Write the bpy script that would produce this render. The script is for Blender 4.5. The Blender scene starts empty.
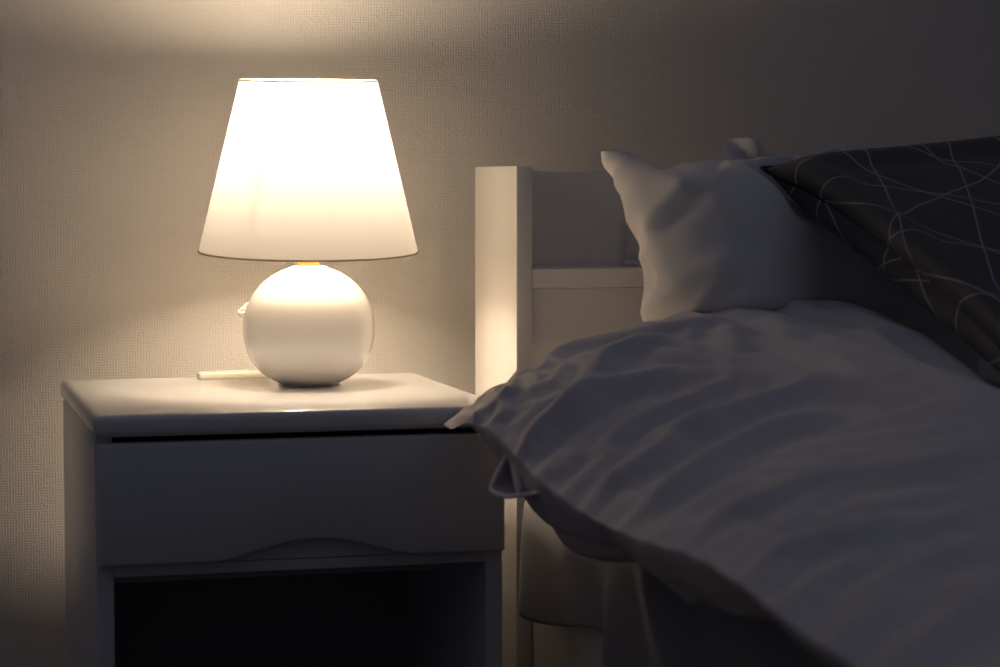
import bpy, bmesh, math
import numpy as np
from mathutils import Vector, Matrix

S = bpy.context.scene
COL = S.collection
PI = math.pi
R = math.radians

# ------------------------------------------------------------------ helpers
def tag(o, label=None, cat=None, group=None, kind=None):
    if label: o['label'] = label
    if cat: o['category'] = cat
    if group: o['group'] = group
    if kind: o['kind'] = kind
    return o

def thing(name, loc, label, cat, group=None):
    o = bpy.data.objects.new(name, None)
    o.empty_display_size = .05
    COL.objects.link(o)
    o.location = loc
    return tag(o, label, cat, group)

def link_mesh(name, me, mat, parent=None, smooth=True):
    o = bpy.data.objects.new(name, me)
    COL.objects.link(o)
    if mat: me.materials.append(mat)
    if parent is not None:
        o.parent = parent
    if smooth:
        for p in me.polygons: p.use_smooth = True
    return o

def obj(name, bm, mat, parent=None, smooth=True, auto=None):
    me = bpy.data.meshes.new(name)
    bmesh.ops.recalc_face_normals(bm, faces=bm.faces[:])
    bm.to_mesh(me); bm.free()
    o = link_mesh(name, me, mat, parent, smooth)
    if auto is not None:
        try: me.set_sharp_from_angle(angle=R(auto))
        except Exception: pass
    return o

def local(parent, p):
    """world point -> coordinates of an unrotated parent"""
    return Vector(p) - parent.location

def box(bm, a, b, bev=0.0, seg=3, mtx=None):
    a, b = Vector(a), Vector(b)
    r = bmesh.ops.create_cube(bm, size=1.0)
    vs = r['verts']
    bmesh.ops.scale(bm, vec=(b - a), verts=vs)
    bmesh.ops.translate(bm, vec=(a + b) / 2, verts=vs)
    if bev > 0:
        es = list({e for v in vs for e in v.link_edges})
        bmesh.ops.bevel(bm, geom=es, offset=bev, segments=seg, profile=.5, affect='EDGES')
    return bm

def newbox(a, b, bev=.001, seg=3):
    bm = bmesh.new(); return box(bm, a, b, bev, seg)

def lathe(prof, n=96, close=False):
    bm = bmesh.new()
    rings = []
    for r, z in prof:
        if r < 1e-6:
            rings.append([bm.verts.new((0, 0, z))])
        else:
            rings.append([bm.verts.new((r*math.cos(2*PI*k/n), r*math.sin(2*PI*k/n), z)) for k in range(n)])
    pairs = list(zip(rings, rings[1:]))
    if close: pairs.append((rings[-1], rings[0]))
    for A, B in pairs:
        for k in range(n):
            k2 = (k+1) % n
            if len(A) == 1 and len(B) == 1: continue
            if len(A) == 1: bm.faces.new((A[0], B[k2], B[k]))
            elif len(B) == 1: bm.faces.new((A[k], A[k2], B[0]))
            else: bm.faces.new((A[k], A[k2], B[k2], B[k]))
    return bm

def catmull(pts, n):
    P = np.array(pts, float)
    P = np.vstack([2*P[0]-P[1], P, 2*P[-1]-P[-2]])
    out = []
    m = len(P)-3
    for i in range(m):
        p0, p1, p2, p3 = P[i:i+4]
        for k in range(n):
            t = k/n
            out.append(.5*((2*p1)+(-p0+p2)*t+(2*p0-5*p1+4*p2-p3)*t*t+(-p0+3*p1-3*p2+p3)*t**3))
    out.append(P[-2])
    return np.array(out)

def tube(bm, pts, rad, n=10, caps=True, flat=1.0, radii=None):
    pts = [Vector(p) for p in pts]
    rings = []
    prev = None
    for i, p in enumerate(pts):
        t = (pts[min(i+1, len(pts)-1)] - pts[max(i-1, 0)]).normalized()
        if prev is None:
            a = Vector((0, 0, 1)) if abs(t.z) < .9 else Vector((1, 0, 0))
            u = (a - t*a.dot(t)).normalized()
        else:
            u = (prev - t*prev.dot(t)).normalized()
        prev = u
        w = t.cross(u)
        r = radii[i] if radii is not None else rad
        rings.append([bm.verts.new(p + u*(r*flat*math.cos(2*PI*k/n)) + w*(r*math.sin(2*PI*k/n))) for k in range(n)])
    for A, B in zip(rings, rings[1:]):
        for k in range(n):
            bm.faces.new((A[k], A[(k+1) % n], B[(k+1) % n], B[k]))
    if caps:
        bm.faces.new(rings[0]); bm.faces.new(rings[-1])
    return bm

# ------------------------------------------------------------------ materials
class NT:
    def __init__(self, name):
        self.m = bpy.data.materials.new(name); self.m.use_nodes = True
        self.t = self.m.node_tree; self.t.nodes.clear()
        self.out = self.n('ShaderNodeOutputMaterial')
    def n(self, ty, **kw):
        nd = self.t.nodes.new(ty)
        for k, v in kw.items(): setattr(nd, k, v)
        return nd
    def l(self, a, b): self.t.links.new(a, b)
    def math(self, op, a, b=None, c=None, clamp=False):
        nd = self.n('ShaderNodeMath', operation=op); nd.use_clamp = clamp
        for i, v in enumerate((a, b, c)):
            if v is None: continue
            if isinstance(v, (int, float)): nd.inputs[i].default_value = v
            else: self.l(v, nd.inputs[i])
        return nd.outputs[0]

def principled(name, col, rough=.5, spec=.5, coat=0, sheen=0, bump=None, metal=0):
    """bump = (scale, strength, distance) of a fine noise grain"""
    t = NT(name)
    b = t.n('ShaderNodeBsdfPrincipled')
    b.inputs['Base Color'].default_value = (*col, 1)
    b.inputs['Roughness'].default_value = rough
    b.inputs['Metallic'].default_value = metal
    b.inputs['Specular IOR Level'].default_value = spec
    b.inputs['Coat Weight'].default_value = coat
    b.inputs['Coat Roughness'].default_value = .08
    b.inputs['Sheen Weight'].default_value = sheen
    b.inputs['Sheen Roughness'].default_value = .5
    if bump:
        tc = t.n('ShaderNodeTexCoord')
        nz = t.n('ShaderNodeTexNoise'); nz.inputs['Scale'].default_value = bump[0]
        nz.inputs['Detail'].default_value = 3
        t.l(tc.outputs['Object'], nz.inputs['Vector'])
        bp = t.n('ShaderNodeBump'); bp.inputs['Strength'].default_value = bump[1]
        bp.inputs['Distance'].default_value = bump[2]
        t.l(nz.outputs['Fac'], bp.inputs['Height'])
        t.l(bp.outputs['Normal'], b.inputs['Normal'])
    t.l(b.outputs[0], t.out.inputs[0])
    return t.m

def wallpaper():
    t = NT('woven_wallpaper')
    b = t.n('ShaderNodeBsdfPrincipled')
    b.inputs['Roughness'].default_value = .75
    b.inputs['Specular IOR Level'].default_value = .3
    tc = t.n('ShaderNodeTexCoord')
    sep = t.n('ShaderNodeSeparateXYZ'); t.l(tc.outputs['Object'], sep.inputs[0])
    nz = t.n('ShaderNodeTexNoise'); nz.inputs['Scale'].default_value = 120
    nz.inputs['Detail'].default_value = 2; t.l(tc.outputs['Object'], nz.inputs['Vector'])
    nz2 = t.n('ShaderNodeTexNoise'); nz2.inputs['Scale'].default_value = 260
    nz2.inputs['Detail'].default_value = 2; t.l(tc.outputs['Object'], nz2.inputs['Vector'])
    wob = t.math('MULTIPLY', nz.outputs['Fac'], 3.2)
    k = 2*PI/.0036
    sx = t.math('SINE', t.math('ADD', t.math('MULTIPLY', sep.outputs['X'], k), wob))
    sz = t.math('SINE', t.math('ADD', t.math('MULTIPLY', sep.outputs['Z'], k*1.05), wob))
    # a basket weave: columns and rows swap dominance in small random blocks
    mixf = t.math('MULTIPLY', t.math('SUBTRACT', nz.outputs['Fac'], .4), 4.0, clamp=True)
    mx = t.n('ShaderNodeMix'); mx.data_type = 'FLOAT'
    t.l(mixf, mx.inputs[0]); t.l(sx, mx.inputs[2]); t.l(sz, mx.inputs[3])
    h = t.math('ADD', t.math('MULTIPLY', t.math('ADD', mx.outputs[0], t.math('MULTIPLY', sx, sz)), .32),
               t.math('MULTIPLY', nz2.outputs['Fac'], 1.3))
    bp = t.n('ShaderNodeBump'); bp.inputs['Strength'].default_value = WALL_BUMP
    bp.inputs['Distance'].default_value = .0008
    t.l(h, bp.inputs['Height']); t.l(bp.outputs['Normal'], b.inputs['Normal'])
    b.inputs['Base Color'].default_value = (*WALL_COL, 1)
    t.l(b.outputs[0], t.out.inputs[0])
    return t.m

def shade_mat(name, diff, trans, mixv):
    t = NT(name)
    d = t.n('ShaderNodeBsdfDiffuse'); d.inputs[0].default_value = (*diff, 1)
    tr = t.n('ShaderNodeBsdfTranslucent'); tr.inputs[0].default_value = (*trans, 1)
    mx = t.n('ShaderNodeMixShader'); mx.inputs[0].default_value = mixv
    tc = t.n('ShaderNodeTexCoord')
    nz = t.n('ShaderNodeTexNoise'); nz.inputs['Scale'].default_value = 420; nz.inputs['Detail'].default_value = 2
    t.l(tc.outputs['Object'], nz.inputs['Vector'])
    bp = t.n('ShaderNodeBump'); bp.inputs['Strength'].default_value = .08; bp.inputs['Distance'].default_value = .0005
    t.l(nz.outputs['Fac'], bp.inputs['Height'])
    t.l(bp.outputs['Normal'], d.inputs['Normal'])
    t.l(d.outputs[0], mx.inputs[1]); t.l(tr.outputs[0], mx.inputs[2])
    t.l(mx.outputs[0], t.out.inputs[0])
    return t.m

def seam_mat(name):
    t = NT(name)
    d = t.n('ShaderNodeBsdfTranslucent'); d.inputs[0].default_value = (.8, .72, .58, 1)
    tr = t.n('ShaderNodeBsdfTransparent')
    mx = t.n('ShaderNodeMixShader'); mx.inputs[0].default_value = .22
    t.l(tr.outputs[0], mx.inputs[1]); t.l(d.outputs[0], mx.inputs[2]); t.l(mx.outputs[0], t.out.inputs[0])
    return t.m

def emission(name, col, st):
    t = NT(name)
    e = t.n('ShaderNodeEmission'); e.inputs[0].default_value = (*col, 1); e.inputs[1].default_value = st
    t.l(e.outputs[0], t.out.inputs[0])
    return t.m

def fabric(name, col, rough=.85, weave=.25, wr=(22, .0), sheen=.15):
    t = NT(name)
    b = t.n('ShaderNodeBsdfPrincipled')
    b.inputs['Roughness'].default_value = rough
    b.inputs['Specular IOR Level'].default_value = .2
    b.inputs['Sheen Weight'].default_value = sheen
    b.inputs['Base Color'].default_value = (*col, 1)
    tc = t.n('ShaderNodeTexCoord')
    nz = t.n('ShaderNodeTexNoise'); nz.inputs['Scale'].default_value = wr[0]; nz.inputs['Detail'].default_value = 4
    nz.inputs['Roughness'].default_value = .55; nz.inputs['Distortion'].default_value = .6
    t.l(tc.outputs['Object'], nz.inputs['Vector'])
    nf = t.n('ShaderNodeTexNoise'); nf.inputs['Scale'].default_value = 700
    t.l(tc.outputs['Object'], nf.inputs['Vector'])
    b1 = t.n('ShaderNodeBump'); b1.inputs['Strength'].default_value = wr[1]; b1.inputs['Distance'].default_value = .01
    t.l(nz.outputs['Fac'], b1.inputs['Height'])
    b2 = t.n('ShaderNodeBump'); b2.inputs['Strength'].default_value = weave; b2.inputs['Distance'].default_value = .0004
    t.l(nf.outputs['Fac'], b2.inputs['Height']); t.l(b1.outputs['Normal'], b2.inputs['Normal'])
    t.l(b2.outputs['Normal'], b.inputs['Normal'])
    t.l(b.outputs[0], t.out.inputs[0])
    return t.m

def lattice_fabric():
    """charcoal satin-weave cotton printed with thin pale curved lattice lines (UV in metres)"""
    t = NT('charcoal_lattice_fabric')
    b = t.n('ShaderNodeBsdfPrincipled')
    b.inputs['Roughness'].default_value = .55
    b.inputs['Specular IOR Level'].default_value = .35
    b.inputs['Sheen Weight'].default_value = .1
    uv = t.n('ShaderNodeUVMap'); uv.uv_map = 'UVMap'
    sep = t.n('ShaderNodeSeparateXYZ'); t.l(uv.outputs[0], sep.inputs[0])
    U, V = sep.outputs['X'], sep.outputs['Y']
    def fam(ax, ay, amp, kx, ky, ph, pitch, off):
        a = t.math('ADD', t.math('MULTIPLY', U, ax), t.math('MULTIPLY', V, ay))
        w = t.math('MULTIPLY', t.math('SINE', t.math('ADD', t.math('ADD', t.math('MULTIPLY', U, kx), t.math('MULTIPLY', V, ky)), ph)), amp)
        q = t.math('FRACT', t.math('ADD', t.math('DIVIDE', t.math('ADD', a, w), pitch), off))
        dd = t.math('MULTIPLY', t.math('ABSOLUTE', t.math('SUBTRACT', q, .5)), pitch)
        return t.math('SUBTRACT', 1.0, t.math('DIVIDE', dd, .0017), clamp=True)
    fs = [fam(.92, .39, .016, 5, 15, .3, .092, .1), fam(.92, -.39, .016, 6, -14, 1.1, .104, .45),
          fam(.40, .92, .020, 15, -6, 2.0, .115, .2), fam(-.50, .87, .018, 14, 8, .8, .150, .7)]
    tot = fs[0]
    for x in fs[1:]: tot = t.math('MAXIMUM', tot, x)
    mx = t.n('ShaderNodeMix'); mx.data_type = 'RGBA'
    mx.inputs[6].default_value = (*CUSH_COL, 1); mx.inputs[7].default_value = (*LINE_COL, 1)
    t.l(t.math('MULTIPLY', tot, .85), mx.inputs[0])
    t.l(mx.outputs[2], b.inputs['Base Color'])
    t.l(b.outputs[0], t.out.inputs[0])
    return t.m

# look constants
WALL_Y = .115
WALL_COL = (.78, .74, .69)
WALL_BUMP = 1.0
CUSH_COL = (.088, .084, .086)
LINE_COL = (.55, .52, .49)
BULB_COL = (1.0, .80, .59)
BULB_STRENGTH = 335.0
AMBIENT = (.335, .365, .50)
AMBIENT_STRENGTH = .105

M_wall = wallpaper()
M_floor = principled('floor_wood', (.20, .13, .08), .5)
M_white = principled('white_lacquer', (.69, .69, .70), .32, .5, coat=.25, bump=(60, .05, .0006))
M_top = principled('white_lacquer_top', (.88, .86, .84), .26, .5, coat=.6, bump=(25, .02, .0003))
M_board = principled('white_board', (.84, .81, .77), .45, .4, bump=(180, .06, .0004))
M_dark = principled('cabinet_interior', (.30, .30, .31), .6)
M_ceramic = principled('white_ceramic', (.90, .88, .86), .18, .5, coat=.4)
M_plastic = principled('cream_plastic', (.74, .68, .58), .35)
M_brass = principled('amber_collar', (.72, .32, .07), .35)
M_metal = principled('steel_wire', (.6, .58, .55), .3, metal=1)
M_shade = shade_mat('lamp_shade_cloth', (.78, .74, .66), (.80, .77, .72), .118)
M_trim = shade_mat('lamp_shade_binding', (.62, .54, .44), (.5, .42, .32), .3)
M_seam = seam_mat('lamp_shade_seam')
M_bulb = emission('warm_bulb', BULB_COL, BULB_STRENGTH)
M_pillow = fabric('white_cotton', (.78, .745, .72), wr=(26, .12))
M_pillow2 = fabric('white_cotton_thin', (.70, .68, .68), wr=(40, .1))
M_duvet = fabric('grey_cotton', (.73, .68, .68), wr=(18, .10))
M_sheet = fabric('sheet_cotton', (.30, .29, .305), wr=(18, .1))  # cotton grey darkened: shade below the duvet is put into the colour
M_lattice = lattice_fabric()
M_piping = principled('black_piping', (.010, .010, .012), .7)

# ------------------------------------------------------------------ setting
def structure(name, bm, mat, smooth=False):
    o = obj(name, bm, mat, None, smooth)
    tag(o, kind='structure')
    return o

structure('wall_back', newbox((-2.2, WALL_Y, 0), (3.2, WALL_Y+.12, 2.4), 0), M_wall)
structure('floor', newbox((-2.2, -4.2, -.08), (3.2, WALL_Y+.12, 0), 0), M_floor)

# ------------------------------------------------------------------ nightstand
NS = thing('nightstand', (.225, -.235, 0), 'white lacquered nightstand with one drawer and open shelf carrying the lamp', 'nightstand')
def nsbox(name, a, b, mat=M_white, bev=.0015, seg=3, label=None, parent=NS):
    o = obj(name, newbox(local(NS, a), local(NS, b), bev, seg), mat, parent, True, 35)
    if label: o['label'] = label
    return o
TOPZ = .55
YF = -.466
nsbox('top', (-.002, YF+.001, TOPZ-.024), (.452, -.004, TOPZ), M_top, .0085, 5)
nsbox('side_panel', (.001, YF+.0192, 0), (.020, -.008, TOPZ-.024), M_white, .002)
nsbox('side_panel', (.430, YF+.0192, 0), (.449, -.008, TOPZ-.024), M_white, .002)
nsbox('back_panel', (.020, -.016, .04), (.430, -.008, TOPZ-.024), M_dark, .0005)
nsbox('drawer_rail', (.020, YF+.0205, .374), (.430, YF+.040, .3865), M_white, .001)
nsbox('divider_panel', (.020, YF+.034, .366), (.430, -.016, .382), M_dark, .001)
nsbox('bottom_shelf', (.020, YF+.010, .07), (.430, -.016, .088), M_white, .001)
nsbox('plinth', (.020, YF+.030, 0), (.430, YF+.046, .070), M_white, .001)

# drawer front with the arched finger cut-out in its lower edge
def drawer_front():
    x0, x1, z1, zb = .003, .447, .5195, .389
    n = 90
    lower = []
    for i in range(n+1):
        x = x0 + (x1-x0)*i/n
        c = (x - .236)/.112
        a = 0.0
        if abs(c) < 1: a = .5*(1+math.cos(PI*c))
        lower.append((x, zb + .0215*a**.8))
    bm = bmesh.new()
    def layer(y, inset):
        vs = []
        for i, (x, z) in enumerate(lower):
            xx = min(max(x, x0+inset), x1-inset)
            vs.append((bm.verts.new(local(NS, (xx, y, z+inset))), bm.verts.new(local(NS, (xx, y, z1-inset)))))
        return vs
    Ls = [layer(YF+.018, 0), layer(YF+.004, 0), layer(YF+.0014, .0012), layer(YF, .0045)]
    for A, B in zip(Ls, Ls[1:]):
        for i in range(n):
            bm.faces.new((A[i][0], A[i+1][0], B[i+1][0], B[i][0]))
            bm.faces.new((A[i][1], B[i][1], B[i+1][1], A[i+1][1]))
        bm.faces.new((A[0][0], B[0][0], B[0][1], A[0][1]))
        bm.faces.new((A[n][0], A[n][1], B[n][1], B[n][0]))
    for L in (Ls[0], Ls[-1]):
        for i in range(n):
            bm.faces.new((L[i][0], L[i+1][0], L[i+1][1], L[i][1]))
    return bm
DR = obj('drawer', drawer_front(), M_white, NS, True, 40)
bm = bmesh.new()
box(bm, local(NS, (.024, YF+.018, .392)), local(NS, (.426, YF+.36, .400)), 0)
box(bm, local(NS, (.024, YF+.018, .400)), local(NS, (.034, YF+.36, .500)), 0)
box(bm, local(NS, (.416, YF+.018, .400)), local(NS, (.426, YF+.36, .500)), 0)
box(bm, local(NS, (.034, YF+.35, .400)), local(NS, (.416, YF+.36, .500)), 0)
box(bm, local(NS, (.10, YF+.0182, .3875)), local(NS, (.37, YF+.0225, .43)), 0)
obj('drawer_tray', bm, M_white, DR, False)

# ------------------------------------------------------------------ lamp
LX, LY = .2850, -.151
LP = thing('table_lamp', (LX, LY, TOPZ), 'glowing table lamp with white ball base and tapered cream shade on nightstand', 'lamp')
prof = [(0, .0005), (.032, .0005), (.0385, .0008)]
rs, zc = .0795, .0705
for k in range(40):                                # lower half: a little squarer than a ball
    z = .0022 + (zc-.0022)*(k/40)**1.5
    prof.append((rs*(1-((zc-z)/.0728)**2.35)**(1/2.35), z))
for k in range(41):
    a = R(72.5)*k/40
    prof.append((rs*math.cos(a), zc + .0750*math.sin(a)))
zt = prof[-1][1]
prof += [(.0225, zt+.0010), (.0200, zt+.0022), (.0160, zt+.0026), (0, zt+.0026)]
obj('base', lathe(prof, 128), M_ceramic, LP)
ZC = zt+.0026
obj('collar', lathe([(0, ZC), (.0125, ZC), (.0130, ZC+.001), (.0130, ZC+.016), (.0120, ZC+.018), (0, ZC+.018)], 48), M_brass, LP, True, 40)
obj('socket', lathe([(0, ZC+.018), (.0105, ZC+.018), (.0135, ZC+.022), (.0135, ZC+.075), (.0110, ZC+.080), (0, ZC+.080)], 48), M_plastic, LP, True, 40)
BZ = .343
bulb = [(0, ZC+.080), (.009, ZC+.080), (.0100, ZC+.100), (.0120, BZ-.030), (.0165, BZ-.012)]
for k in range(1, 15):
    a = R(-20) + R(110)*k/14
    bulb.append((.0185*math.cos(a) if k < 14 else 0, BZ+.0185*math.sin(a)))
obj('bulb', lathe(bulb, 48), M_bulb, LP)

# the shade: a cone of thin cloth on two wire rings, hung a little crooked (tipped towards the room)
SH0, SH1 = .1618, .3668
RB, RT = .1322, .0825
tilt = Matrix.Translation((0, 0, SH0)) @ Matrix.Rotation(R(3.3), 4, 'X') @ Matrix.Rotation(R(-.3), 4, 'Y') @ Matrix.Translation((0, 0, -SH0))
n = 20
cone = [(RB + (RT-RB)*k/n, SH0 + (SH1-SH0)*k/n) for k in range(n+1)]
bm = lathe(cone, 160); bm.transform(tilt)
SHD = obj('shade', bm, M_shade, LP)
def ring(r, z, w, h):
    bm = lathe([(r-w, z-h), (r+w, z-h), (r+w*1.2, z), (r+w, z+h), (r-w, z+h)], 160, close=True)
    bm.transform(tilt); return bm
o = obj('binding', ring(RB, SH0, .0008, .0011), M_trim, SHD); o['label'] = 'brown lower edge binding'
o = obj('binding', ring(RT, SH1, .0007, .0009), M_trim, SHD); o['label'] = 'brown upper edge binding'
bm = bmesh.new()                                   # glued overlap, front left
ang0, ang1 = R(224.5), R(230.5)
rows = []
for k in range(n+1):
    r, z = cone[k]
    rows.append([bm.verts.new((( r-.0006)*math.cos(ang0+(ang1-ang0)*j/6), (r-.0006)*math.sin(ang0+(ang1-ang0)*j/6), z)) for j in range(7)])
for A, B in zip(rows, rows[1:]):
    for j in range(6): bm.faces.new((A[j], A[j+1], B[j+1], B[j]))
bm.transform(tilt); obj('seam', bm, M_seam, SHD)
bm = bmesh.new()                                   # wire spider that carries the shade on the socket
for k in range(3):
    a = R((10, 90, 170)[k])
    zs = SH0 + .145
    rr = RB + (RT-RB)*(zs-SH0)/(SH1-SH0) - .001
    p0 = Vector((.0135*math.cos(a), .0135*math.sin(a), ZC+.074))
    p1 = tilt @ Vector((rr*math.cos(a), rr*math.sin(a), zs))
    tube(bm, [p0, p0.lerp(p1, .5), p1], .0009, 8)
obj('shade_carrier', bm, M_metal, SHD)
# cord: leaves the back of the ball, is bundled in a small loop beside it, lies on the top, ends in the flat switch
def loc_l(p): return local(LP, p)
bm = bmesh.new()
cpts = catmull([loc_l(p) for p in [(.270, -.066, .640), (.245, -.078, .6405), (.2198, -.085, .6398), (.2105, -.086, .6376), (.2088, -.087, .6352), (.2150, -.088, .6345),
        (.2190, -.086, .6362), (.245, -.078, .638), (.255, -.074, .636), (.240, -.080, .6335), (.2190, -.084, .6332), (.2105, -.085, .6335), (.2120, -.086, .6310), (.2180, -.085, .6302), (.245, -.076, .629),
        (.268, -.060, .615), (.275, -.048, .585), (.272, -.040, .560), (.264, -.034, .5545), (.254, -.0325, .554)]], 8)
tube(bm, cpts, .0014, 10)
tube(bm, catmull([loc_l(p) for p in [(.240, -.078, .652), (.2220, -.084, .6465), (.2150, -.086, .6415), (.2110, -.0865, .639)]], 6), .0012, 8)
CRD = obj('cord', bm, M_plastic, LP)
bm = bmesh.new()
pts = [(.1655, -.036), (.256, -.032)]
d = Vector((pts[1][0]-pts[0][0], pts[1][1]-pts[0][1], 0)); L = d.length; d.normalize()
box(bm, (-.001, -.012, 0), (L, .011, .0084), .0034, 4)
box(bm, (.020, -.0080, .0078), (.066, .0080, .0094), .0012, 3)
bm.transform(Matrix.Translation(loc_l((pts[0][0], pts[0][1], TOPZ))) @ Matrix.Rotation(math.atan2(d.y, d.x), 4, 'Z'))
o = obj('cord_switch', bm, M_plastic, CRD, True, 40); o['label'] = 'flat cream inline switch'

# ------------------------------------------------------------------ bed frame with shelf headboard
BX0, BX1 = .530, 1.78
HB = thing('bed', ((BX0+BX1)/2, -1.05, 0), 'white bed frame with a shelf headboard beside the nightstand', 'bed')
def bbox(name, a, b, mat=M_board, bev=.0012, label=None, parent=HB, seg=2):
    o = obj(name, newbox(local(HB, a), local(HB, b), bev, seg), mat, parent, True, 35)
    if label: o['label'] = label
    return o
HD = -.207
bbox('headboard_side', (BX0, HD, 0), (BX0+.0195, -.002, .8145), M_board)
bbox('headboard_side', (BX1-.0195, HD, 0), (BX1, -.002, .8145), M_board)
bbox('headboard_back', (BX0+.0195, -.108, .10), (BX1-.0195, -.090, .8085), M_board)
bbox('headboard_shelf', (BX0+.0195, HD+.001, .666), (BX1-.0195, -.108, .6895), M_board)
bbox('headboard_panel', (BX0+.0195, HD+.006, .12), (BX1-.0195, HD+.024, .6655), M_board)
bbox('side_rail', (BX0+.021, -2.08, .14), (BX0+.043, HD-.0005, .30), M_board)
bbox('side_rail', (BX1-.026, -2.08, .14), (BX1-.004, HD-.0005, .30), M_board)
bbox('footboard', (BX0, -2.105, 0), (BX1, -2.081, .40), M_board)
bbox('slat_base', (BX0+.044, -2.08, .205), (BX1-.027, HD-.001, .235), M_board)

BK = thing('storage_box', (.735, -.155, .690), 'pale box with a banded base standing on the headboard shelf behind the white pillow', 'box')
def kbox(name, a, b, bev=.0008):
    return obj(name, newbox(local(BK, a), local(BK, b), bev), M_board, BK, True, 35)
kbox('body', (.700, -.165, .7005), (.80, -.1095, .790))
kbox('base', (.698, -.167, .6905), (.802, -.1092, .6985))
kbox('groove', (.7015, -.163, .6985), (.799, -.1098, .7005), 0)

# ------------------------------------------------------------------ cloth solver (position based dynamics on a grid)
def colour_edges(idx):
    """idx: (n,m) vertex numbers -> lists of disjoint (i,j) pair arrays"""
    out = []
    h = (idx[:, :-1], idx[:, 1:]); 
    for s in (0, 1): out.append((h[0][:, s::2].ravel(), h[1][:, s::2].ravel(), 's'))
    for s in (0, 1): out.append((idx[:-1][s::2].ravel(), idx[1:][s::2].ravel(), 's'))
    for s in (0, 1):
        out.append((idx[:-1, :-1][s::2].ravel(), idx[1:, 1:][s::2].ravel(), 'd'))
        out.append((idx[:-1, 1:][s::2].ravel(), idx[1:, :-1][s::2].ravel(), 'd'))
    for s in (0, 1):
        a, b = idx[:, :-2], idx[:, 2:]
        for q in (0, 1):
            sel = np.arange(a.shape[1]); sel = sel[(sel//2) % 2 == s]; sel = sel[sel % 2 == q]
            out.append((a[:, sel].ravel(), b[:, sel].ravel(), 'b'))
        a, b = idx[:-2], idx[2:]
        for q in (0, 1):
            sel = np.arange(a.shape[0]); sel = sel[(sel//2) % 2 == s]; sel = sel[sel % 2 == q]
            out.append((a[sel].ravel(), b[sel].ravel(), 'b'))
    return out

def tri_normals(X, T):
    a, b, c = X[T[:, 0]], X[T[:, 1]], X[T[:, 2]]
    fn = np.cross(b-a, c-a)*.5
    N = np.zeros_like(X)
    for k in range(3):
        for q in range(3):
            N[:, q] += np.bincount(T[:, k], fn[:, q], len(X))
    return N

def pillow_mesh(w, h, nx, ny, press, steps, seed, fill=.02, bend=.08, shear=.35):
    """two square sheets sewn at the rim and inflated; returns X, quads, uv(m), rim loop"""
    rng = np.random.default_rng(seed)
    gx, gy = np.meshgrid(np.linspace(-w/2, w/2, nx), np.linspace(-h/2, h/2, ny), indexing='ij')
    N1 = nx*ny
    idF = np.arange(N1).reshape(nx, ny)
    idB = idF.copy()
    inner = np.zeros((nx, ny), bool); inner[1:-1, 1:-1] = True
    idB[inner] = N1 + np.arange(inner.sum())
    X = np.zeros((N1+inner.sum(), 3))
    X[idF.ravel(), 0] = gx.ravel(); X[idF.ravel(), 1] = gy.ravel()
    sm = rng.normal(size=(nx, ny))
    for _ in range(6):
        sm = (sm + np.roll(sm, 1, 0) + np.roll(sm, -1, 0) + np.roll(sm, 1, 1) + np.roll(sm, -1, 1))/5
    dome = (np.cos(PI*gx/w)*np.cos(PI*gy/h))*.02
    X[idF[inner], 2] = (dome + sm*.004)[inner]
    X[idB[inner], 0] = gx[inner]; X[idB[inner], 1] = gy[inner]
    X[idB[inner], 2] = (-dome + sm*.004)[inner]
    uv = np.zeros((len(X), 2)); uv[:, 0] = X[:, 0]; uv[:, 1] = X[:, 1]
    flat = X.copy(); flat[:, 2] = 0
    cons = []
    for ids in (idF, idB):
        for i, j, k in colour_edges(ids):
            cons.append((i, j, np.linalg.norm(flat[i]-flat[j], axis=1), {'s': 1.0, 'd': shear, 'b': bend}[k]))
    def quads(ids, flip):
        q = np.stack([ids[:-1, :-1], ids[1:, :-1], ids[1:, 1:], ids[:-1, 1:]], -1).reshape(-1, 4)
        return q[:, ::-1] if flip else q
    Q = np.vstack([quads(idF, False), quads(idB, True)])
    T = np.vstack([Q[:, [0, 1, 2]], Q[:, [0, 2, 3]]])
    V = np.zeros_like(X)
    area = (w/(nx-1))*(h/(ny-1))
    for s in range(steps):
        Nn = tri_normals(X, T)/area
        vol = np.einsum('ij,ij->', X[T[:, 0]], np.cross(X[T[:, 1]], X[T[:, 2]]))/6
        p = press*min(1, s/40)*max(-.3, min(1, (fill-vol)/(.25*fill)))
        P = X + V*.90 + Nn*p
        for _ in range(6):
            for i, j, r, k in cons:
                dlt = P[j]-P[i]
                L = np.linalg.norm(dlt, axis=1)+1e-12
                if k < .2:                                    # bending only pushes back when folded
                    c = np.minimum(L-r, 0)
                else:
                    c = L-r
                    c = np.where(c < 0, c*.55, c)             # cloth gives easily under compression
                cor = (.5*k*c/L)[:, None]*dlt
                P[i] += cor; P[j] -= cor
        V = P-X
        X = P
    rim = np.concatenate([idF[:, 0], idF[-1, 1:], idF[-2::-1, -1], idF[0, -2:0:-1]])
    return X, Q, uv, rim

def np_mesh(name, X, Q, uv=None):
    me = bpy.data.meshes.new(name)
    me.from_pydata(X.tolist(), [], Q.tolist())
    if uv is not None:
        l = me.uv_layers.new(name='UVMap')
        vi = np.zeros(len(me.loops), np.int32); me.loops.foreach_get('vertex_index', vi)
        l.data.foreach_set('uv', uv[vi].astype(np.float32).ravel())
    me.update()
    return me

def frame(o, ex, ey):
    ex = np.array(ex, float); ex /= np.linalg.norm(ex)
    ey = np.array(ey, float); ey -= ex*(ex@ey); ey /= np.linalg.norm(ey)
    ez = np.cross(ex, ey)
    return np.array(o, float), np.stack([ex, ey, ez])

def subsurf(o, lv=1):
    m = o.modifiers.new('smooth', 'SUBSURF'); m.levels = lv; m.render_levels = lv

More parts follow.
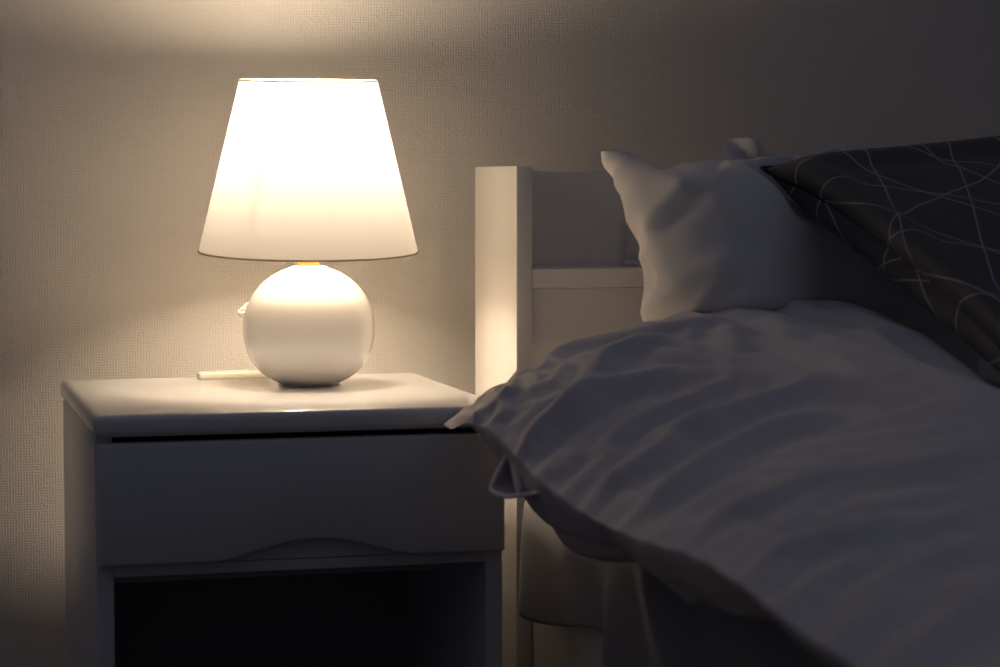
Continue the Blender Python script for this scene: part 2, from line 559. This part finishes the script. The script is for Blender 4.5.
# ------------------------------------------------------------------ mattress and sheet
def soft_box(a, b, r, seg=6):
    return newbox(a, b, r, seg)
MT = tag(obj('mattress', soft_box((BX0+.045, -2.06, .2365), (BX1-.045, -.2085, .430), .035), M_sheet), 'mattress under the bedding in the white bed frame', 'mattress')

# ------------------------------------------------------------------ duvet
def spline_grid(Cg, nu, nv):
    """tensor Catmull-Rom through a control grid (rows, cols, 3)"""
    rows = np.array([catmull(r, nu) for r in Cg])
    cols = np.array([catmull(rows[:, j], nv) for j in range(rows.shape[1])])
    return cols.transpose(1, 0, 2)          # (rows', cols', 3)

def duvet_control():
    sil_x = [.373, .400, .425, .455, .50, .55, .62, .71, .80, .93, 1.05, 1.3, 1.7]
    sil_z = [.532, .552, .570, .5905, .610, .6245, .643, .6545, .650, .628, .600, .585, .57]
    S_ = lambda x: float(np.interp(x, sil_x, sil_z))
    d = [0, .025, .06, .11, .17, .24, .33, .45, .62, .88, 1.2]
    fr = [0, .17, .34, .52, .68, .81, .91, .97, 1, 1, 1]
    rows = []
    # head edge: seam from the corner, then dropping out of sight behind the crest
    r = []
    for q in d:
        x = .373 + q
        k = min(1, max(0, (x-.46)/.20)); k = k*k*(3-2*k)
        r.append((x, -.478 + .048*k, S_(x) - .070*k))
    rows.append(r)
    r = []
    for q in d:
        x = .377 + q
        k = min(1, max(0, (x-.42)/.2))
        r.append((x, -.510 + .012*k, min(S_(x)+.001, .531 + q*.9)))
    rows.append(r)
    edge = [(-.56, .383, .528), (-.64, .397, .522), (-.74, .405, .506), (-.87, .417, .487), (-1.04, .411, .489),
            (-1.20, .406, .499), (-1.35, .394, .498), (-1.52, .390, .485), (-1.78, .385, .485), (-2.12, .38, .48)]
    top = [.654, .652, .640, .628, .616, .608, .602, .598, .592, .585]
    for (y, x0, z0), zt_ in zip(edge, top):
        r = []
        for q, f in zip(d, fr):
            x = x0 + q
            zz = z0 + (zt_-z0)*f
            if y > -.7:
                zz += (min(S_(x)+.004, zz+.025)-zz)*(.8 if y > -.6 else .35)
            r.append((x, y, zz))
        rows.append(r)
    G = np.array(rows)
    # the duvet falls away to the right of the pillows
    u = G[..., 0] - .44*(G[..., 1]+.6)
    cap = np.interp(u, [.70, .82, .891, .933, .976, 1.05], [.675, .647, .616, .584, .552, .535]) + .064*(-.6-G[..., 1])
    G[..., 2] = np.minimum(G[..., 2], cap)
    return G

CG = duvet_control()
NU, NV = 16, 22
UP = spline_grid(CG, NU, NV)                 # (rows, cols, 3)

# fold ridges: world (x, y) polylines, height, half width
STROKES = [
    ([(0.4, -0.665), (0.43, -0.682), (0.466, -0.682), (0.492, -0.657), (0.515, -0.62), (0.555, -0.612), (0.603, -0.632)], 0.0144, 0.0180),
    ([(0.439, -0.705), (0.464, -0.696), (0.495, -0.691), (0.537, -0.701), (0.575, -0.735), (0.615, -0.801), (0.657, -0.906), (0.693, -1.047)], 0.0108, 0.0164),
    ([(0.456, -0.789), (0.494, -0.789), (0.527, -0.789), (0.561, -0.795), (0.601, -0.789)], 0.0096, 0.0148),
    ([(0.431, -0.85), (0.465, -0.877), (0.52, -0.877), (0.587, -0.877), (0.652, -0.891)], 0.0120, 0.0197),
    ([(0.462, -0.554), (0.503, -0.52), (0.566, -0.566), (0.619, -0.59), (0.687, -0.616)], 0.0072, 0.0131),
    ([(0.491, -0.819), (0.52, -0.863), (0.552, -0.891)], 0.0084, 0.0148),
    ([(0.421, -1.017), (0.493, -0.993), (0.561, -0.969), (0.616, -1.001)], 0.0132, 0.0230),
    ([(0.437, -1.129), (0.467, -1.186), (0.529, -1.214), (0.573, -1.281), (0.641, -1.261)], 0.0096, 0.0205),
    ([(0.418, -1.315), (0.456, -1.357), (0.492, -1.4)], 0.0072, 0.0164),
    ([(0.403, -0.612), (0.416, -0.583), (0.438, -0.56)], 0.0060, 0.0082),
    ([(0.385, -0.569), (0.408, -0.569), (0.435, -0.572)], 0.0060, 0.0082),
    ([(0.387, -0.479), (0.392, -0.569), (0.399, -0.644)], 0.0048, 0.0074),
]
def stroke_field(P, strokes):
    h = np.zeros(P.shape[:2])
    for pts, amp, wid in strokes:
        c = catmull(pts, 10)[:, :2]
        best = np.full(P.shape[:2], 1e9); par = np.zeros(P.shape[:2])
        for k in range(len(c)-1):
            a, b = c[k], c[k+1]
            ab = b-a; L2 = ab@ab + 1e-12
            t = np.clip(((P[..., :2]-a)@ab)/L2, 0, 1)
            dd = np.linalg.norm(P[..., :2]-a-t[..., None]*ab, axis=-1)
            m = dd < best
            best[m] = dd[m]; par[m] = (k+t[m])/(len(c)-1)
        fade = np.clip(np.minimum(par, 1-par)/.18, 0, 1); fade = fade*fade*(3-2*fade)
        h += amp*fade*np.exp(-(best/wid)**2)
    return h

def grid_normals(G):
    du = np.gradient(G, axis=1); dv = np.gradient(G, axis=0)
    n_ = np.cross(du, dv)
    n_ /= np.linalg.norm(n_, axis=-1, keepdims=True)+1e-12
    return n_ * np.sign(n_[..., 2:3].mean() or 1)

def vnoise(x, y, seed):
    rng = np.random.default_rng(seed); g = rng.random((64, 64))
    xi = np.floor(x).astype(int); yi = np.floor(y).astype(int)
    fx = x-xi; fy = y-yi; fx = fx*fx*(3-2*fx); fy = fy*fy*(3-2*fy)
    q = lambda a, b: g[a % 64, b % 64]
    return (q(xi, yi)*(1-fx)+q(xi+1, yi)*fx)*(1-fy) + (q(xi, yi+1)*(1-fx)+q(xi+1, yi+1)*fx)*fy - .5

Nn = grid_normals(UP)
hh = stroke_field(UP, STROKES)
UP = UP + Nn*hh[..., None]

# broad soft puffiness and small creases
yy, xx = UP[..., 1], UP[..., 0]
puff = .010*vnoise(xx*7+3, yy*5+11, 3) + .005*vnoise(xx*17, yy*12, 4)
ramp = np.clip((xx - xx[:, :1])/.06, 0, 1)
UP = UP + grid_normals(UP)*(puff*ramp)[..., None]

def wrinkle(G, ex_u, ex_v, steps, hold, seed, bend=.25):
    """give the cloth more length than its form needs and let it buckle"""
    n_, m_ = G.shape[:2]
    idx = np.arange(n_*m_).reshape(n_, m_)
    B = G.reshape(-1, 3); P = B.copy()
    rng = np.random.default_rng(seed)
    P += grid_normals(G).reshape(-1, 3)*(rng.normal(size=len(B))*.0006)[:, None]
    exu, exv = ex_u.ravel(), ex_v.ravel()
    def pairs(di, dj):
        out = []
        a = idx[max(0, -di):n_-max(0, di), max(0, -dj):m_-max(0, dj)]; b = idx[max(0, di):, max(0, dj):][:a.shape[0], :a.shape[1]] if dj >= 0 else idx[di:, :m_+dj]
        if dj < 0: a = idx[:n_-di, -dj:]
        span = abs(di) or abs(dj); ax = 0 if di else 1
        for s_ in (0, 1):
            sel = np.arange(a.shape[ax]); sel = sel[(sel//span) % 2 == s_]
            out.append((np.take(a, sel, ax).ravel(), np.take(b, sel, ax).ravel()))
        return out
    cons = []
    for i, j in pairs(0, 1): cons.append((i, j, 1+exu[i], 1.0))
    for i, j in pairs(1, 0): cons.append((i, j, 1+exv[i], 1.0))
    for i, j in pairs(1, 1)+pairs(1, -1): cons.append((i, j, 1+.5*(exu[i]+exv[i]), .3))
    for i, j in pairs(0, 3)+pairs(3, 0): cons.append((i, j, 1+0*exu[i], bend*.5))
    cons = [(i, j, np.linalg.norm(B[i]-B[j], axis=1)*f, k, k < .2) for i, j, f, k in cons]
    V = np.zeros_like(P)
    for s_ in range(steps):
        Q_ = P + V*.8
        Q_ += hold*(B-Q_)
        for _ in range(3):
            for i, j, r, k, bd in cons:
                d_ = Q_[j]-Q_[i]; L = np.linalg.norm(d_, axis=1)+1e-12
                c = np.minimum(L-r, 0) if bd else L-r
                cor = (.5*k*c/L)[:, None]*d_
                Q_[i] += cor; Q_[j] -= cor
        V = Q_-P; P = Q_
    return P.reshape(n_, m_, 3)

hz = np.clip((UP[..., 1]+1.05)/.45, 0, 1); hz = hz*hz*(3-2*hz)
eg = np.clip(1-(UP[..., 0]-UP[:, :1, 0])/.35, 0, 1)
def resize(F, n_, m_):
    a = np.linspace(0, F.shape[0]-1, n_); b = np.linspace(0, F.shape[1]-1, m_)
    def cub(F, a):
        i = np.clip(np.floor(a).astype(int), 0, F.shape[0]-2); f = (a-i)[:, None, None]
        g = lambda k: F[np.clip(i+k, 0, F.shape[0]-1)]
        p0, p1, p2, p3 = g(-1), g(0), g(1), g(2)
        return .5*((2*p1)+(-p0+p2)*f+(2*p0-5*p1+4*p2-p3)*f*f+(-p0+3*p1-3*p2+p3)*f**3)
    return cub(cub(F, a).transpose(1, 0, 2), b).transpose(1, 0, 2)
def coarse_wrinkle(G, step, eu, ev, steps, hold, seed):
    n_, m_ = G.shape[:2]
    k1, k2 = (n_-1)//step+1, (m_-1)//step+1
    C_ = resize(G, k1, k2)
    W1 = wrinkle(C_, resize(eu[..., None], k1, k2)[..., 0], resize(ev[..., None], k1, k2)[..., 0], steps, hold, seed)
    keep = .35+.65*np.clip((G[..., 0]-G[:, :1, 0])/.05, 0, 1)
    return G + resize(W1-C_, n_, m_)*keep[..., None]
UP = coarse_wrinkle(UP, 4, .008+.026*hz, .006+.014*eg+.026*hz*eg, 70, .02, 31)
UP = coarse_wrinkle(UP, 2, .004+.012*hz*eg, .004+.010*eg*hz, 40, .05, 37)

# ------------------------------------------------------------------ pillows and cushion
def orient(yaw, lean, roll):
    a, l, r = R(yaw), R(lean), R(roll)
    hx = np.array([math.cos(a), -math.sin(a), 0]); nb = np.array([math.sin(a), math.cos(a), 0])
    upv = nb*math.sin(l) + np.array([0, 0, 1])*math.cos(l)
    ex = hx*math.cos(r) - upv*math.sin(r); ey = upv*math.cos(r) + hx*math.sin(r)
    return np.stack([ex, ey, np.cross(ex, ey)])

def press_under(Xa, Xb, gap, rad=.014):
    """push the points of Xa down wherever they stand higher than the underside of Xb"""
    lo, hi = Xb[:, :2].min(0)-rad, Xb[:, :2].max(0)+rad
    near = np.where(((Xa[:, :2] > lo) & (Xa[:, :2] < hi)).all(1))[0]
    for st in range(0, len(near), 400):
        ii = near[st:st+400]
        d2 = ((Xa[ii][:, None, :2]-Xb[None, :, :2])**2).sum(-1)
        zz = np.where(d2 < rad*rad, Xb[None, :, 2], 9).min(1)
        m = (zz < 8) & (Xa[ii, 2] > zz-gap)
        Xa[ii[m], 2] = zz[m]-gap
    return Xa

def corner(X, sx, sy, w, h):
    return np.argmin((X[:, 0]-sx*w/2)**2 + (X[:, 1]-sy*h/2)**2)

PILLOW_STROKES = [
    ([(-0.231, 0.048, 0.0), (-0.167, 0.048, 0.0), (-0.127, 0.056, 0.0), (-0.087, 0.064, 0.0)], 0.0084, 0.0142),
    ([(-0.254, 0.103, 0.0), (-0.215, 0.064, 0.0), (-0.175, 0.04, 0.0)], -0.0056, 0.0103),
    ([(-0.231, 0.127, 0.0), (-0.191, 0.143, 0.0), (-0.151, 0.175, 0.0)], 0.0065, 0.0117),
    ([(-0.199, 0.111, 0.0), (-0.151, 0.135, 0.0), (-0.127, 0.151, 0.0)], -0.0046, 0.0091),
    ([(-0.286, 0.238, 0.0), (-0.27, 0.183, 0.0), (-0.246, 0.135, 0.0)], 0.0056, 0.0091),
    ([(-0.159, 0.008, 0.0), (-0.127, 0.032, 0.0), (-0.095, 0.048, 0.0)], 0.0056, 0.0117),
    ([(-0.143, 0.008, 0.0), (-0.111, 0.024, 0.0), (-0.079, 0.032, 0.0)], -0.0056, 0.0097),
    ([(-0.207, 0.199, 0.0), (-0.119, 0.135, 0.0), (-0.048, 0.079, 0.0)], 0.0046, 0.0130),
]
def pillow_creases(X, uv, Q):
    T = np.vstack([Q[:, [0, 1, 2]], Q[:, [0, 2, 3]]])
    N = tri_normals(X, T); N /= np.linalg.norm(N, axis=1, keepdims=True)+1e-12
    P2 = np.stack([uv[:, 0], uv[:, 1], uv[:, 0]*0], -1)[None]
    h = stroke_field(P2, PILLOW_STROKES)[0]
    # gathers running in from the seams
    dl = PW/2-np.abs(uv[:, 0]); db = PH/2-np.abs(uv[:, 1])
    h += .0075*np.exp(-(dl/.05)**2)*np.clip(dl/.01, 0, 1)*2*vnoise(uv[:, 1]*48+9, dl*5, 41)
    h += .0045*np.exp(-(db/.045)**2)*np.clip(db/.01, 0, 1)*2*vnoise(uv[:, 0]*48+3, db*5, 42)
    h += .005*vnoise(uv[:, 0]*14+uv[:, 1]*9, uv[:, 1]*13-uv[:, 0]*5+7, 43)
    dc = np.hypot(uv[:, 0]+PW/2, uv[:, 1]-PH/2)
    X = X + np.array([-.004, .004, 0])*np.exp(-(dc/.016))[:, None]
    front = np.clip(np.minimum(dl, db)/.008, 0, 1)
    return X + N*(h*front)[:, None]

# dark cushion lying over the white pillow
CW = .48
X3, Q3, uv3, rim3 = pillow_mesh(CW, CW, 61, 61, .0006, 120, 21, .0108)
e1 = np.array([math.cos(R(14))*math.cos(R(5)), math.sin(R(14))*math.cos(R(5)), math.sin(R(5))])
hor = np.array([math.sin(R(14)), -math.cos(R(14)), 0])
u2 = np.cross(e1, hor); u2 = u2/np.linalg.norm(u2); u2 = -u2 if u2[2] > 0 else u2
e2 = hor*math.cos(R(27)) + u2*math.sin(R(27))
A3 = np.stack([e1, -e2, np.cross(e1, -e2)])
X3w = X3@A3
X3w += np.array([.752, -.45, .8115]) - X3w[corner(X3, -1, 1, CW, CW)]

# white pillow leaning on the headboard
PW, PH = .62, .54
X, Q, uv, rim = pillow_mesh(PW, PH, 79, 69, .0008, 150, 5, .039)
X = pillow_creases(X, uv, Q)
Xw = X@orient(38, 15, -9)
Xw += np.array([.610, -.28, .8345]) - Xw[corner(X, -1, 1, PW, PH)]
kx = np.clip((Xw[:, 0]-.64)/.22, 0, 1); kx = kx*kx*(3-2*kx)
Xw[:, 1] = np.where(Xw[:, 1] < -.40, Xw[:, 1]*(1-kx)+(-.40+(Xw[:, 1]+.40)*.22)*kx, Xw[:, 1])
Xw = press_under(Xw, X3w, .004)
# the duvet's head end pushes the pillow's lower front back
k_ = np.clip((.665-Xw[:, 2])/.06, 0, 1); k_ = k_*k_*(3-2*k_)
yl = np.where(Xw[:, 1] < -.39, -.39+(Xw[:, 1]+.39)*.06, Xw[:, 1])
Xw[:, 1] = Xw[:, 1]*(1-k_) + yl*k_
Xw[:, 2] = np.maximum(Xw[:, 2], .434)
org = np.array([Xw[:, 0].mean(), Xw[:, 1].mean(), .434])
PIL = link_mesh('pillow', np_mesh('pillow', Xw-org, Q), M_pillow); PIL.location = org; subsurf(PIL)
tag(PIL, 'plump white pillow leaning before the headboard with its pointed corner toward the lamp', 'pillow')

# second pillow behind it: only a soft corner shows over the first
PW2, PH2 = .52, .38
X2, Q2, uv2, rim2 = pillow_mesh(PW2, PH2, 79, 59, .0004, 110, 9, .0052)
X2w = X2@orient(0, 2, 0)
X2w += np.array([.772, -.232, .815]) - X2w[corner(X2, -1, 1, PW2, PH2)]
# its near corner is crumpled into an upright ear
ear = np.exp(-((uv2[:, 0]+PW2/2-.042)/.034)**4)*np.clip((uv2[:, 1]-(PH2/2-.11))/.10, 0, 1)
X2w[:, 2] += .037*ear
X2w[:, 1] += ear*(.009*np.sin(uv2[:, 0]*150+uv2[:, 1]*60)+.004*np.sin(uv2[:, 0]*95-uv2[:, 1]*140))
X2w[:, 2] = np.maximum(X2w[:, 2], .436)
X2w[:, 1] = np.minimum(X2w[:, 1], HD-.004)
org2 = np.array([X2w[:, 0].mean(), X2w[:, 1].mean(), .434])
P2 = link_mesh('pillow', np_mesh('pillow', X2w-org2, Q2), M_pillow2); P2.location = org2; subsurf(P2)
tag(P2, 'thin white pillow behind the plump one, only its crumpled corner showing', 'pillow')

org3 = X3w.mean(0)
CU = link_mesh('cushion', np_mesh('cushion', X3w-org3, Q3, uv3), M_lattice); CU.location = org3; subsurf(CU)
tag(CU, 'charcoal cushion with thin pale lattice lines lying on the white pillow', 'cushion')
bm = bmesh.new()
rp = (X3w-org3)[rim3]
tube(bm, [Vector(p) for p in np.vstack([rp, rp[:2]])], .0024, 8, caps=False)
o = obj('piping', bm, M_piping, CU); o['label'] = 'black piped seam'

# ------------------------------------------------------------------ duvet body
LO = UP.copy()
nr, nc = UP.shape[:2]
qx = UP[..., 0]-UP[:, :1, 0]
drop = np.interp(qx, [0, .004, .015, .035, .06, .10, .13], [.000, .020, .054, .084, .092, .092, .084])
wave = np.interp(-UP[..., 1], [.55, .64, .70, .80, .90, 1.0, 1.15, 1.3, 1.6], [.8, 1.1, 1.1, .72, .50, .62, .70, .48, .5]) + .22*vnoise(UP[..., 1]*9+2, qx*3+5, 8) + .15*vnoise(UP[..., 1]*23, qx*8, 12)
zl = UP[:, :1, 2] - drop*wave
zl = np.maximum(zl, np.where(UP[..., 0] > BX0+.028, .434, 0))
LO[..., 2] = np.minimum(UP[..., 2]-.0002, zl)
LO[..., 0] += .012*np.clip(qx/.02, 0, 1)*(1-np.clip((qx-.1)/.1, 0, 1))
bl = np.clip((np.arange(nr)-24)/36, 0, 1)*np.clip((nr-1-np.arange(nr))/20, 0, 1)
br = np.clip((nc-1-np.arange(nc))/12, 0, 1)
w_ = (bl[:, None]*br[None, :])[..., None]
LO = UP*(1-w_) + LO*w_
LO[:, 0] = UP[:, 0]
ids = np.arange(nr*nc).reshape(nr, nc)
idl = ids + nr*nc
idl[0] = ids[0]; idl[-1] = ids[-1]; idl[:, 0] = ids[:, 0]; idl[:, -1] = ids[:, -1]
ALL = np.vstack([UP.reshape(-1, 3), LO.reshape(-1, 3)])
qd = lambda i: np.stack([i[:-1, :-1], i[1:, :-1], i[1:, 1:], i[:-1, 1:]], -1).reshape(-1, 4)
Qd = np.vstack([qd(ids), qd(idl)[:, ::-1]])
used = np.unique(Qd); remap = np.full(len(ALL), -1); remap[used] = np.arange(len(used))
DORG = np.array([1.1, -1.2, .434])
me = np_mesh('duvet', ALL[used]-DORG, remap[Qd])
DU = link_mesh('duvet', me, M_duvet); DU.location = DORG
tag(DU, 'grey white puffy duvet spread over the bed with one corner poking past the nightstand', 'duvet')

# open mouth of the cover below the corner: a hemmed loop with its lining
hem = catmull([(0.402, -0.635, 0.5138), (0.3869, -0.65, 0.4955), (0.3801, -0.66, 0.4837), (0.3868, -0.68, 0.4799), (0.3971, -0.7, 0.4827), (0.4106, -0.735, 0.4898), (0.4198, -0.76, 0.4962)], 8)
inner = catmull([(0.4178, -0.61, 0.5157), (0.4178, -0.61, 0.5073), (0.4186, -0.615, 0.4974), (0.4237, -0.62, 0.4895), (0.431, -0.64, 0.4887), (0.4364, -0.67, 0.4892), (0.4385, -0.71, 0.4911)], 8)
bm = bmesh.new()
rows = []
for k in range(9):
    t = k/8
    sag = math.sin(PI*t)*.006
    rows.append([bm.verts.new(Vector(a)*(1-t)+Vector(b)*t - Vector((0, 0, sag)) - Vector(DORG)) for a, b in zip(hem, inner)])
for A_, B_ in zip(rows, rows[1:]):
    for k in range(len(A_)-1): bm.faces.new((A_[k], A_[k+1], B_[k+1], B_[k]))
o = obj('cover_flap', bm, M_duvet, DU); o['label'] = 'open mouth of the duvet cover'
sd = o.modifiers.new('thickness', 'SOLIDIFY'); sd.thickness = .0012
bm = bmesh.new()
tube(bm, [Vector(p)-Vector(DORG) for p in hem], .0028, 8, flat=.7)
HM = obj('hem', bm, M_pillow, DU); HM['label'] = 'pale stitched hem'
bm = bmesh.new()
fp = catmull([(0.4092, -0.64, 0.5214), (0.408, -0.65, 0.5102), (0.4064, -0.66, 0.5012), (0.403, -0.68, 0.4895), (0.4014, -0.69, 0.4827)], 8)
tube(bm, [Vector(p)-Vector(DORG) for p in fp], .003, 10, radii=[.0022+.0028*math.sin(PI*(k/(len(fp)-1))**.8) for k in range(len(fp))])
obj('lining_fold', bm, M_pillow, DU)

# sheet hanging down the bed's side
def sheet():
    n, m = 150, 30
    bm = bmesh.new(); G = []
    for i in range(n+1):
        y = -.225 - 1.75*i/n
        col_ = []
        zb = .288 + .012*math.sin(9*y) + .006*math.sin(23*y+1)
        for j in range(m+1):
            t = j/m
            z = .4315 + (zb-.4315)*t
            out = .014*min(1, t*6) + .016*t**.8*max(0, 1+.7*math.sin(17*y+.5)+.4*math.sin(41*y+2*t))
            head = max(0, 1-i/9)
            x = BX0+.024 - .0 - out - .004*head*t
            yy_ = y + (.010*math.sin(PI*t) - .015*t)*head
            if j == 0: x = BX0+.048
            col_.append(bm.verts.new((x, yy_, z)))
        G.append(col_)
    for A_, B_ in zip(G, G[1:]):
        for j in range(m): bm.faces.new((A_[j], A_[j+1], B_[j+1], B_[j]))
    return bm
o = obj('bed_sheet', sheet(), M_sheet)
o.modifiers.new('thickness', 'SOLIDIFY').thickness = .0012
tag(o, 'sheet, its grey darkened to stand for shade, hanging over the side of the bed below the duvet', 'sheet')

# ------------------------------------------------------------------ light of the evening sky and camera
W_ = bpy.data.worlds.new('dusk'); S.world = W_; W_.use_nodes = True
wt = W_.node_tree; wt.nodes.clear()
wo = wt.nodes.new('ShaderNodeOutputWorld'); bg = wt.nodes.new('ShaderNodeBackground')
tc = wt.nodes.new('ShaderNodeTexCoord'); sp = wt.nodes.new('ShaderNodeSeparateXYZ')
wt.links.new(tc.outputs['Generated'], sp.inputs[0])
m1 = wt.nodes.new('ShaderNodeMath'); m1.operation = 'MAXIMUM'; m1.inputs[1].default_value = 0
wt.links.new(sp.outputs['Z'], m1.inputs[0])
m2 = wt.nodes.new('ShaderNodeMath'); m2.operation = 'MULTIPLY_ADD'            # dusk sky, brighter overhead
m2.inputs[1].default_value = 1.15*AMBIENT_STRENGTH; m2.inputs[2].default_value = .62*AMBIENT_STRENGTH
wt.links.new(m1.outputs[0], m2.inputs[0])
bg.inputs[0].default_value = (*AMBIENT, 1); wt.links.new(m2.outputs[0], bg.inputs[1])
wt.links.new(bg.outputs[0], wo.inputs[0])

cam = bpy.data.cameras.new('camera'); co = bpy.data.objects.new('camera', cam); COL.objects.link(co)
co.location = (-.218, -2.955, .800)
co.rotation_euler = (R(90-3.786), 0, R(-14.825))
cam.lens = 50; cam.sensor_fit = 'HORIZONTAL'; cam.sensor_width = 50*1000/2350
cam.clip_start = .05
cam.dof.use_dof = True; cam.dof.focus_distance = 2.80; cam.dof.aperture_fstop = 2.8
S.camera = co
S.view_settings.view_transform = 'Standard'; S.view_settings.look = 'None'
S.view_settings.exposure = 0.0; S.view_settings.gamma = 1.0
S.view_settings.use_curve_mapping = False
S.cycles.use_denoising = True
S.cycles.max_bounces = 12; S.cycles.diffuse_bounces = 8; S.cycles.transmission_bounces = 8
S.cycles.sample_clamp_indirect = 4
